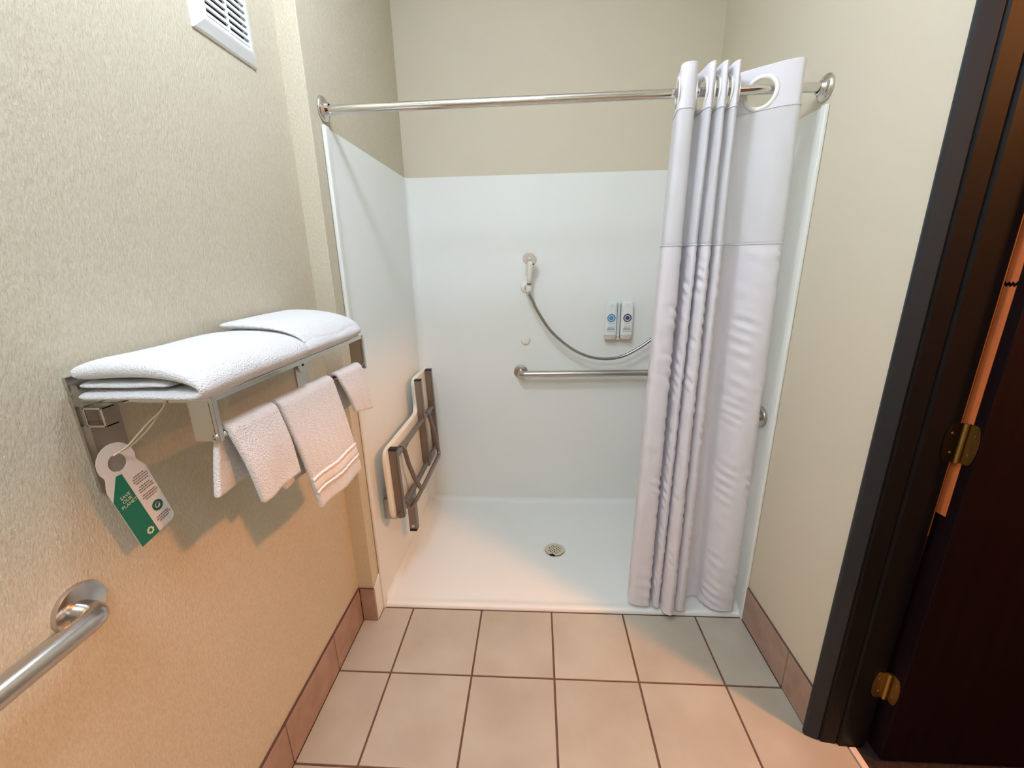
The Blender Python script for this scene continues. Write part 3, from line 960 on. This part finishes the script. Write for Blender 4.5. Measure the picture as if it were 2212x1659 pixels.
# ---- towel shelf
XF, YN, YFAR, ZS = 0.008, -0.545, 0.070, 1.250
sh = thing('towel_shelf', 'chrome wall shelf with hanging bar, loaded with white towels', 'towel shelf', (XL, (YN + YFAR) / 2, 1.10))
for yc in (-0.540, 0.078):
    pl2 = [(yc - 0.034, 1.300), (yc + 0.034, 1.300), (yc + 0.034, 1.15)]
    for k in range(9):
        a = PI * k / 8
        pl2.append((yc + 0.034 * math.copysign(abs(math.cos(a)) ** 0.3, math.cos(a)) if k != 4 else yc, 1.100 - 0.012 * math.sin(a)))
    pl2.append((yc - 0.034, 1.15))
    wp = obj('wall_plate', prism(bmesh.new(), pl2, lambda a, b, h: Vector((XL + 0.0003 + h, a, b)), 0.005), M_STEEL, sh)
    pl3 = [(yc - 0.026, 1.285), (yc + 0.026, 1.285)] + [(yc + 0.026 * math.cos(PI * k / 8), 1.165 - 0.026 * math.sin(PI * k / 8)) for k in range(9)]
    obj('cover_plate', prism(bmesh.new(), pl3, lambda a, b, h: Vector((XL + 0.0052 + h, a, b)), 0.006), M_STEEL, sh)
    obj('screw', lathe(bmesh.new(), (XL + 0.0112, yc, 1.165), (1, 0, 0), [(0.0, 0.003), (0.004, 0.002), (0.005, 0.0)], 12), M_BLACK, wp)
    # open square socket the shelf arm sits in
    bm = bmesh.new()
    y0, y1 = yc - 0.030, yc - 0.008
    x0, x1, z0, z1 = XL + 0.0112, XL + 0.046, 1.214, 1.2485
    for a, b in (((x0, y0, z0), (x1, y1, z0 + 0.004)), ((x0, y0, z1 - 0.004), (x1, y1, z1)), ((x0, y0, z0), (x0 + 0.004, y1, z1)), ((x1 - 0.004, y0, z0), (x1, y1, z1))):
        box(bm, a, b, 0.001)
    obj('socket', bm, M_CHROME, sh)
    obj('side_arm', box(bmesh.new(), (XL + 0.0112, yc - 0.006, ZS - 0.001), (XF - 0.001, yc + 0.002, ZS + 0.008) if yc > 0 else (XF - 0.001, yc + 0.002, ZS + 0.008), 0.001), M_CHROME, sh)
    # drop plate at the front corner carrying the hanging bar
    bm = bmesh.new()
    box(bm, (XF - 0.040, yc - 0.007, 1.180 if yc < 0 else 1.155), (XF - 0.001, yc - 0.003, ZS + 0.001), 0.001)
    box(bm, (XF - 0.004, yc - 0.007, 1.178 if yc < 0 else 1.153), (XF + 0.004, yc + 0.004, ZS + 0.0085), 0.001)
    obj('drop_plate', bm, M_STEEL, sh)
obj('front_rail', box(bmesh.new(), (XF - 0.003, -0.5455, ZS - 0.001), (XF + 0.003, 0.080, ZS + 0.009), 0.001), M_CHROME, sh)
obj('back_rail', box(bmesh.new(), (XL + 0.02, -0.545, ZS - 0.001), (XL + 0.026, 0.078, ZS + 0.007), 0.001), M_CHROME, sh)
for x in (-0.145, -0.105, -0.065, -0.030):
    obj('shelf_rod', tube(bmesh.new(), [(x, -0.542, ZS + 0.003), (x, 0.076, ZS + 0.003)], 0.0032, 10), M_CHROME, sh, True)
ZBAR = 1.180
XBAR = XF - 0.002
obj('hanging_bar', tube(bmesh.new(), [(XBAR, -0.549, ZBAR + 0.008), (XBAR, 0.076, ZBAR - 0.014)], 0.0055, 14), M_CHROME, sh, True)

# ---- folded towels on the shelf
def thick_sheet(center, thick, y0, y1, ny, jitter, seed):
    """center: (x, z) polyline; swept along y as a thick sheet"""
    bm = bmesh.new()
    n = len(center)
    nor = []
    for i in range(n):
        a = Vector(center[max(i - 1, 0)])
        b = Vector(center[min(i + 1, n - 1)])
        t = (b - a).normalized()
        nor.append(Vector((-t.y, t.x)))
    rings = []
    for k in range(ny + 1):
        f = k / ny
        y = y0 + (y1 - y0) * f
        A, B = [], []
        for i, p in enumerate(center):
            q = Vector((p[0] * 7 + seed, y * 7, p[1] * 9))
            dx = jitter * noise.noise(q)
            dz = jitter * noise.noise(q + Vector((5, 3, 1)))
            dy = jitter * 1.6 * noise.noise(q + Vector((1, 9, 4))) if k in (0, ny) else 0.0
            h = thick[i] if isinstance(thick, (list, tuple)) else thick
            h *= 0.5 * (0.72 if k in (0, ny) else 1.0)
            A.append(bm.verts.new((p[0] + nor[i].x * h + dx, y + dy, p[1] + nor[i].y * h + dz)))
            B.append(bm.verts.new((p[0] - nor[i].x * h + dx, y + dy, p[1] - nor[i].y * h + dz)))
        rings.append((A, B))
    for (A, B), (C_, D_) in zip(rings, rings[1:]):
        for i in range(n - 1):
            bm.faces.new((A[i], A[i + 1], C_[i + 1], C_[i]))
            bm.faces.new((B[i + 1], B[i], D_[i], D_[i + 1]))
        bm.faces.new((A[0], C_[0], D_[0], B[0]))
        bm.faces.new((A[-1], B[-1], D_[-1], C_[-1]))
    for (A, B) in (rings[0], rings[-1]):
        for i in range(n - 1):
            bm.faces.new((A[i], A[i + 1], B[i + 1], B[i]))
    return bm
def soften(o, lv=2):
    s = o.modifiers.new('soft', 'SUBSURF')
    s.levels = lv
    s.render_levels = lv
    return o
tw = thing('bath_towel', 'thick folded white bath towel on the near half of the shelf', 'towel', (-0.09, -0.41, ZS + 0.008))
soften(obj('outer_fold', thick_sheet([(-0.190, 1.306), (-0.15, 1.311), (-0.10, 1.313), (-0.05, 1.311), (-0.005, 1.304), (0.022, 1.292), (0.030, 1.280), (0.022, 1.2715), (0.000, 1.2692), (-0.05, 1.2690), (-0.10, 1.2688), (-0.15, 1.2690), (-0.190, 1.2690)], [0.028, 0.036, 0.037, 0.036, 0.032, 0.027, 0.023, 0.020, 0.019, 0.018, 0.018, 0.018, 0.018], -0.584, -0.264, 9, 0.0045, 1.0), M_TERRY, tw, True))
soften(obj('inner_fold', thick_sheet([(-0.188, 1.2850), (-0.15, 1.2865), (-0.10, 1.2845), (-0.065, 1.2868), (-0.045, 1.2862), (-0.032, 1.2850)], [0.012, 0.014, 0.013, 0.014, 0.013, 0.009], -0.578, -0.268, 8, 0.0020, 4.0), M_TERRY, tw, True))
t2 = thing('bath_towel', 'folded white bath towel at the far end of the shelf', 'towel', (-0.09, -0.10, ZS + 0.008))
soften(obj('outer_fold', thick_sheet([(-0.192, 1.313), (-0.15, 1.315), (-0.10, 1.314), (-0.05, 1.310), (-0.010, 1.301), (0.016, 1.288), (0.023, 1.278), (0.014, 1.271), (-0.005, 1.2698), (-0.05, 1.2695), (-0.10, 1.2695), (-0.15, 1.2695), (-0.192, 1.2695)], [0.016, 0.022, 0.024, 0.024, 0.024, 0.022, 0.019, 0.018, 0.018, 0.018, 0.018, 0.018, 0.018], -0.2560, 0.046, 9, 0.0035, 7.0), M_TERRY, t2, True))
soften(obj('inner_fold', thick_sheet([(-0.190, 1.291), (-0.15, 1.2905), (-0.10, 1.290), (-0.05, 1.2895), (-0.020, 1.288)], [0.016, 0.017, 0.017, 0.016, 0.012], -0.244, 0.038, 8, 0.0015, 9.0), M_TERRY, t2, True))
soften(obj('back_flap', thick_sheet([(-0.192, 1.3355), (-0.15, 1.3360), (-0.10, 1.3335), (-0.05, 1.3275), (-0.012, 1.3165), (0.012, 1.3020), (0.020, 1.2900)], [0.016, 0.020, 0.018, 0.015, 0.012, 0.009, 0.005], -0.2565, 0.044, 8, 0.0022, 12.0), M_TERRY, t2, True))

# ---- towels over the hanging bar
def hung(name, label, top, botf, zf, zb, back=None, seed=0.0, thick=0.011, out=0.018, band=None, ribs=0.0, nu=26, bulge=0.0):
    """top=(yl, yr); botf=(yl, yr) of the front bottom edge; zf=(zl, zr)"""
    bx = XBAR
    bm = bmesh.new()
    back = back or top
    t = thing(name, label, 'towel', ((bx), (top[0] + top[1]) / 2, ZBAR), 'towels hanging from the shelf bar')
    rB = 0.0135
    grid = []
    pts_grid = []
    for u in range(nu + 1):
        f = u / nu
        yt = top[0] + (top[1] - top[0]) * f
        zbar = ZBAR + 0.008 - 0.022 * ((yt + 0.549) / 0.625)
        row = []
        nbk, nar, nfr = 14, 8, 30
        yb = back[0] + (back[1] - back[0]) * f
        for k in range(nbk):
            s = k / nbk
            z = zb + (zbar - zb) * s
            y = yb + (yt - yb) * s
            x = bx - rB - 0.006 * (1 - s) + 0.006 * noise.noise(Vector((seed + f * 3.5, z * 9, 2)))* (1 - s)
            row.append(Vector((x, y, z)))
        for k in range(nar + 1):
            a = PI - PI * k / nar
            row.append(Vector((bx + rB * math.cos(a), yt, zbar + rB * math.sin(a))))
        yfb = botf[0] + (botf[1] - botf[0]) * f
        zfb = zf[0] + (zf[1] - zf[0]) * f
        for k in range(1, nfr + 1):
            s = k / nfr
            z = zbar + (zfb - zbar) * s
            y = yt + (yfb - yt) * (s ** 1.15)
            x = bx + rB + out * math.sin(min(1, s * 1.6) * PI / 2) * 0.6 + bulge * math.sin(f * PI) * s
            x += 0.007 * s * noise.noise(Vector((seed + f * 3.0, z * 5, 1)))
            x += ribs * math.sin(f * 2 * PI * 9) * min(1, s * 2)
            if band and band[0] < s < band[1]:
                q = (s - band[0]) / (band[1] - band[0])
                x += -0.0010
            if s > 0.97:
                x -= 0.0015
            row.append(Vector((x, y, z)))
        grid.append([bm.verts.new(p) for p in row])
        pts_grid.append([p.copy() for p in row])
    for a, b in zip(grid, grid[1:]):
        for k in range(len(a) - 1):
            bm.faces.new((a[k], b[k], b[k + 1], a[k + 1]))
    o = obj('outer_layer', bm, M_TERRY, t, True)
    s = o.modifiers.new('thickness', 'SOLIDIFY')
    s.thickness = thick
    s.offset = 0.0
    soften(o, 1)
    if band:
        i0 = 14 + 8
        for b0, b1, lift in ((band[0], band[0] + 0.035, 0.0009), (band[0] + 0.035, band[1] - 0.035, -0.0002), (band[1] - 0.035, band[1], 0.0009)):
            k0, k1 = i0 + round(b0 * 30), max(i0 + round(b1 * 30), i0 + round(b0 * 30) + 1)
            bb = bmesh.new()
            rows_ = []
            for row in pts_grid:
                rows_.append([bb.verts.new(p + Vector((thick / 2 + lift, 0, 0))) for p in row[k0:k1 + 1]])
            for a, b in zip(rows_, rows_[1:]):
                for k in range(len(a) - 1):
                    bb.faces.new((a[k], b[k], b[k + 1], a[k + 1]))
            w_ = obj('woven_border', bb, M_WEAVE, t, True)
            q = w_.modifiers.new('thickness', 'SOLIDIFY')
            q.thickness = 0.003
            q.offset = 0.0
    return t
hung('washcloth', 'small white washcloth nearest the bracket on the shelf bar', (-0.532, -0.398), (-0.506, -0.378), (1.036, 1.034), 1.075, (-0.556, -0.42), seed=1.0, out=0.020, thick=0.013)
hung('hand_towel', 'long white hand towel with a woven border, middle of the bar', (-0.388, -0.158), (-0.322, -0.098), (0.905, 0.895), 0.985, (-0.375, -0.19), seed=5.0, out=0.022, band=(0.66, 0.84), ribs=0.0009, thick=0.013, bulge=0.006)
hung('washcloth', 'small white washcloth at the far end of the shelf bar', (-0.125, 0.022), (-0.070, 0.050), (1.060, 1.030), 1.06, seed=9.0, out=0.014, thick=0.010)

# ---- card tag hanging from the shelf
tg = thing('hang_tag', 'white and green card tag hanging from the shelf by a cord', 'tag', (-0.168, -0.566, 1.0))
TA = math.radians(10.5)
HC = Vector((-0.166, -0.565, 1.148))
ty = Vector((0.0, math.cos(TA), math.sin(TA)))       # tag right
tz = Vector((0.0, math.sin(TA) * 1.0, -math.cos(TA)))  # tag down
tz = Vector((0.06, math.sin(TA), -math.cos(TA))).normalized()
tn = ty.cross(tz).normalized()
if tn.x < 0:
    tn = -tn
def T3(a, b, h):
    return HC + ty * a + tz * b + tn * h
W2 = 0.0385
outl = []
for k in range(15):
    a = math.radians(205 - 230 * k / 14)
    outl.append((0.033 * math.cos(a), -0.033 * math.sin(a) - 0.002))
outl += [(0.0315, 0.018), (W2 - 0.002, 0.028), (W2, 0.036), (W2, 0.148), (W2 - 0.003, 0.154), (W2 - 0.009, 0.157), (-W2, 0.157), (-W2, 0.036), (-W2 + 0.002, 0.028), (-0.0315, 0.018)]
# ring-shaped hole: outer outline bridged to the hole outline
def card(outer, hole_r, d):
    bm = bmesh.new()
    n = len(outer)
    hol = []
    for (a, b) in outer:
        ang = math.atan2(b, a)
        hol.append((hole_r * math.cos(ang), hole_r * math.sin(ang)))
    L4 = [[bm.verts.new(T3(a, b, h)) for a, b in pts] for pts, h in ((outer, 0.0), (outer, d), (hol, d), (hol, 0.0))]
    for p in range(4):
        A, B = L4[p], L4[(p + 1) % 4]
        for k in range(n):
            k2 = (k + 1) % n
            bm.faces.new((A[k], A[k2], B[k2], B[k]))
    bmesh.ops.triangulate(bm, faces=[f for f in bm.faces if len(f.verts) > 3])
    return bm
obj('card', card(outl, 0.0155, 0.0007), M_PAPER, tg)
gband = obj('green_band', prism(bmesh.new(), [(-W2, 0.055), (-0.014, 0.019), (-0.004, 0.021), (-0.001, 0.157), (-W2, 0.157)], lambda a, b, h: T3(a, b, 0.0008 + h), 0.0003), M_GREEN, tg)
def TM(a, b, h=0.0013):
    mm = Matrix.Identity(4)
    up_ = -tz
    c = T3(a, b, h)
    for i in range(3):
        mm[i][0], mm[i][1], mm[i][2], mm[i][3] = ty[i], up_[i], tn[i], c[i]
    return mm
for wtxt, b in (('SAVE', 0.058), ('OUR', 0.066), ('PLANET', 0.074)):
    text_obj('lettering', wtxt, 0.0085, TM(-0.018, b), M_INKW, gband, 0.0001)
bm = bmesh.new()
def wordline(bm, a0, a1, b, hh, mt_=None):
    a = a0
    while a < a1 - 0.001:
        wd = random.uniform(0.0016, 0.0048)
        e = min(a + wd, a1)
        prism(bm, [(a, b - hh), (e, b - hh), (e, b + hh), (a, b + hh)], lambda x, y, h: T3(x, y, 0.0009 + h), 0.0002)
        a += wd + 0.0010
for a0, a1, b in ((0.008, 0.030, 0.040), (0.005, 0.034, 0.0445), (0.004, 0.035, 0.049), (0.006, 0.032, 0.0535), (0.009, 0.031, 0.062), (0.005, 0.035, 0.0665), (0.005, 0.034, 0.071), (0.006, 0.033, 0.0795), (0.004, 0.035, 0.084), (0.008, 0.031, 0.0885), (0.007, 0.032, 0.132), (0.005, 0.035, 0.1365), (0.009, 0.030, 0.141)):
    wordline(bm, a0, a1, b, 0.0009)
obj('small_print', bm, M_INK, tg)['kind'] = 'stuff'
obj('globe_mark', lathe(bmesh.new(), T3(0.020, 0.112, 0.0008), tn, [(0.0055, 0.0), (0.0105, 0.0), (0.0105, 0.0004), (0.0055, 0.0004)], 24), M_INKG, tg)
obj('globe_mark', prism(bmesh.new(), [(0.016, 0.112), (0.020, 0.107), (0.025, 0.110), (0.021, 0.113), (0.018, 0.116)], lambda a, b, h: T3(a, b, 0.0009 + h), 0.0002), M_INKG, tg)
bm = bmesh.new()
for k in range(8):
    a = 2 * PI * k / 8
    ca_, sa_ = -0.013 + 0.0052 * math.cos(a), 0.142 + 0.0052 * math.sin(a)
    prism(bm, [(ca_ + 0.0021 * math.cos(2 * PI * q / 8), sa_ + 0.0021 * math.sin(2 * PI * q / 8)) for q in range(8)], lambda x, y, h: T3(x, y, 0.0012 + h), 0.0003)
obj('flower_mark', bm, M_INKW, gband)
cordp = catmull([tuple(T3(0.0, -0.014, 0.001)), (-0.150, -0.552, 1.175), (-0.110, -0.548, 1.212), (-0.075, -0.5485, 1.240), (-0.068, -0.5495, 1.256), (-0.072, -0.541, 1.261), (-0.078, -0.536, 1.248), (-0.112, -0.540, 1.206), (-0.150, -0.548, 1.172), tuple(T3(0.002, -0.0145, -0.001))], 6)
obj('cord', tube(bmesh.new(), cordp, 0.0013, 8), M_STRING, tg, True)

# ================================================================== LAMPS (out of view, they light the place; the panel is added fill)
cl = thing('ceiling_lamp', 'round opal globe lamp under the bathroom ceiling', 'lamp', CEIL_LAMP)
obj('base', lathe(bmesh.new(), (CEIL_LAMP[0], CEIL_LAMP[1], CEIL - 0.0005), (0, 0, -1), [(0.0, 0.0), (0.06, 0.0), (0.062, 0.01), (0.05, 0.03), (0.03, CEIL - CEIL_LAMP[2] - 0.11)], 32), M_CHROME, cl, 'auto')
def globe(r, c):
    bm = bmesh.new()
    bmesh.ops.create_icosphere(bm, subdivisions=2, radius=r, matrix=Matrix.Translation(c))
    return bm
obj('globe', globe(0.105, CEIL_LAMP), M_OPAL, cl, True)
fl = thing('ceiling_lamp', 'round warm ceiling lamp in the room beyond the doorway', 'lamp', HALL_LAMP)
hx, hy, hz = HALL_LAMP
obj('base', lathe(bmesh.new(), (hx, hy, 2.5495), (0, 0, -1), [(0.0, 0.0), (0.11, 0.0), (0.112, 0.02), (0.0, 0.021)], 32), M_CHROME, fl, 'auto')
obj('bowl', lathe(bmesh.new(), (hx, hy, 2.527), (0, 0, -1), [(0.10, 0.0), (0.10, 0.02), (0.08, 0.06), (0.0, 0.085)], 16), M_SHADE, fl, True)
pn = thing('fill_light_panel', 'added square fill light panel, unseen behind the viewer', 'lamp', (FILL_PANEL[0], FILL_PANEL[1], CEIL))
hw = FILL_PANEL[2]
bm = bmesh.new()
for a, b in (((-hw - 0.02, -hw - 0.02), (hw + 0.02, -hw)), ((-hw - 0.02, hw), (hw + 0.02, hw + 0.02)), ((-hw - 0.02, -hw), (-hw, hw)), ((hw, -hw), (hw + 0.02, hw))):
    box(bm, (FILL_PANEL[0] + a[0], FILL_PANEL[1] + a[1], CEIL - 0.02), (FILL_PANEL[0] + b[0], FILL_PANEL[1] + b[1], CEIL - 0.0005))
obj('frame', bm, M_VENT, pn)
obj('diffuser', box(bmesh.new(), (FILL_PANEL[0] - hw, FILL_PANEL[1] - hw, CEIL - 0.012), (FILL_PANEL[0] + hw, FILL_PANEL[1] + hw, CEIL - 0.001)), mat('fill_opal', (0.9, 0.9, 0.9, 1), 0.4, emit=(CEIL_TINT, FILL_POWER)), pn)
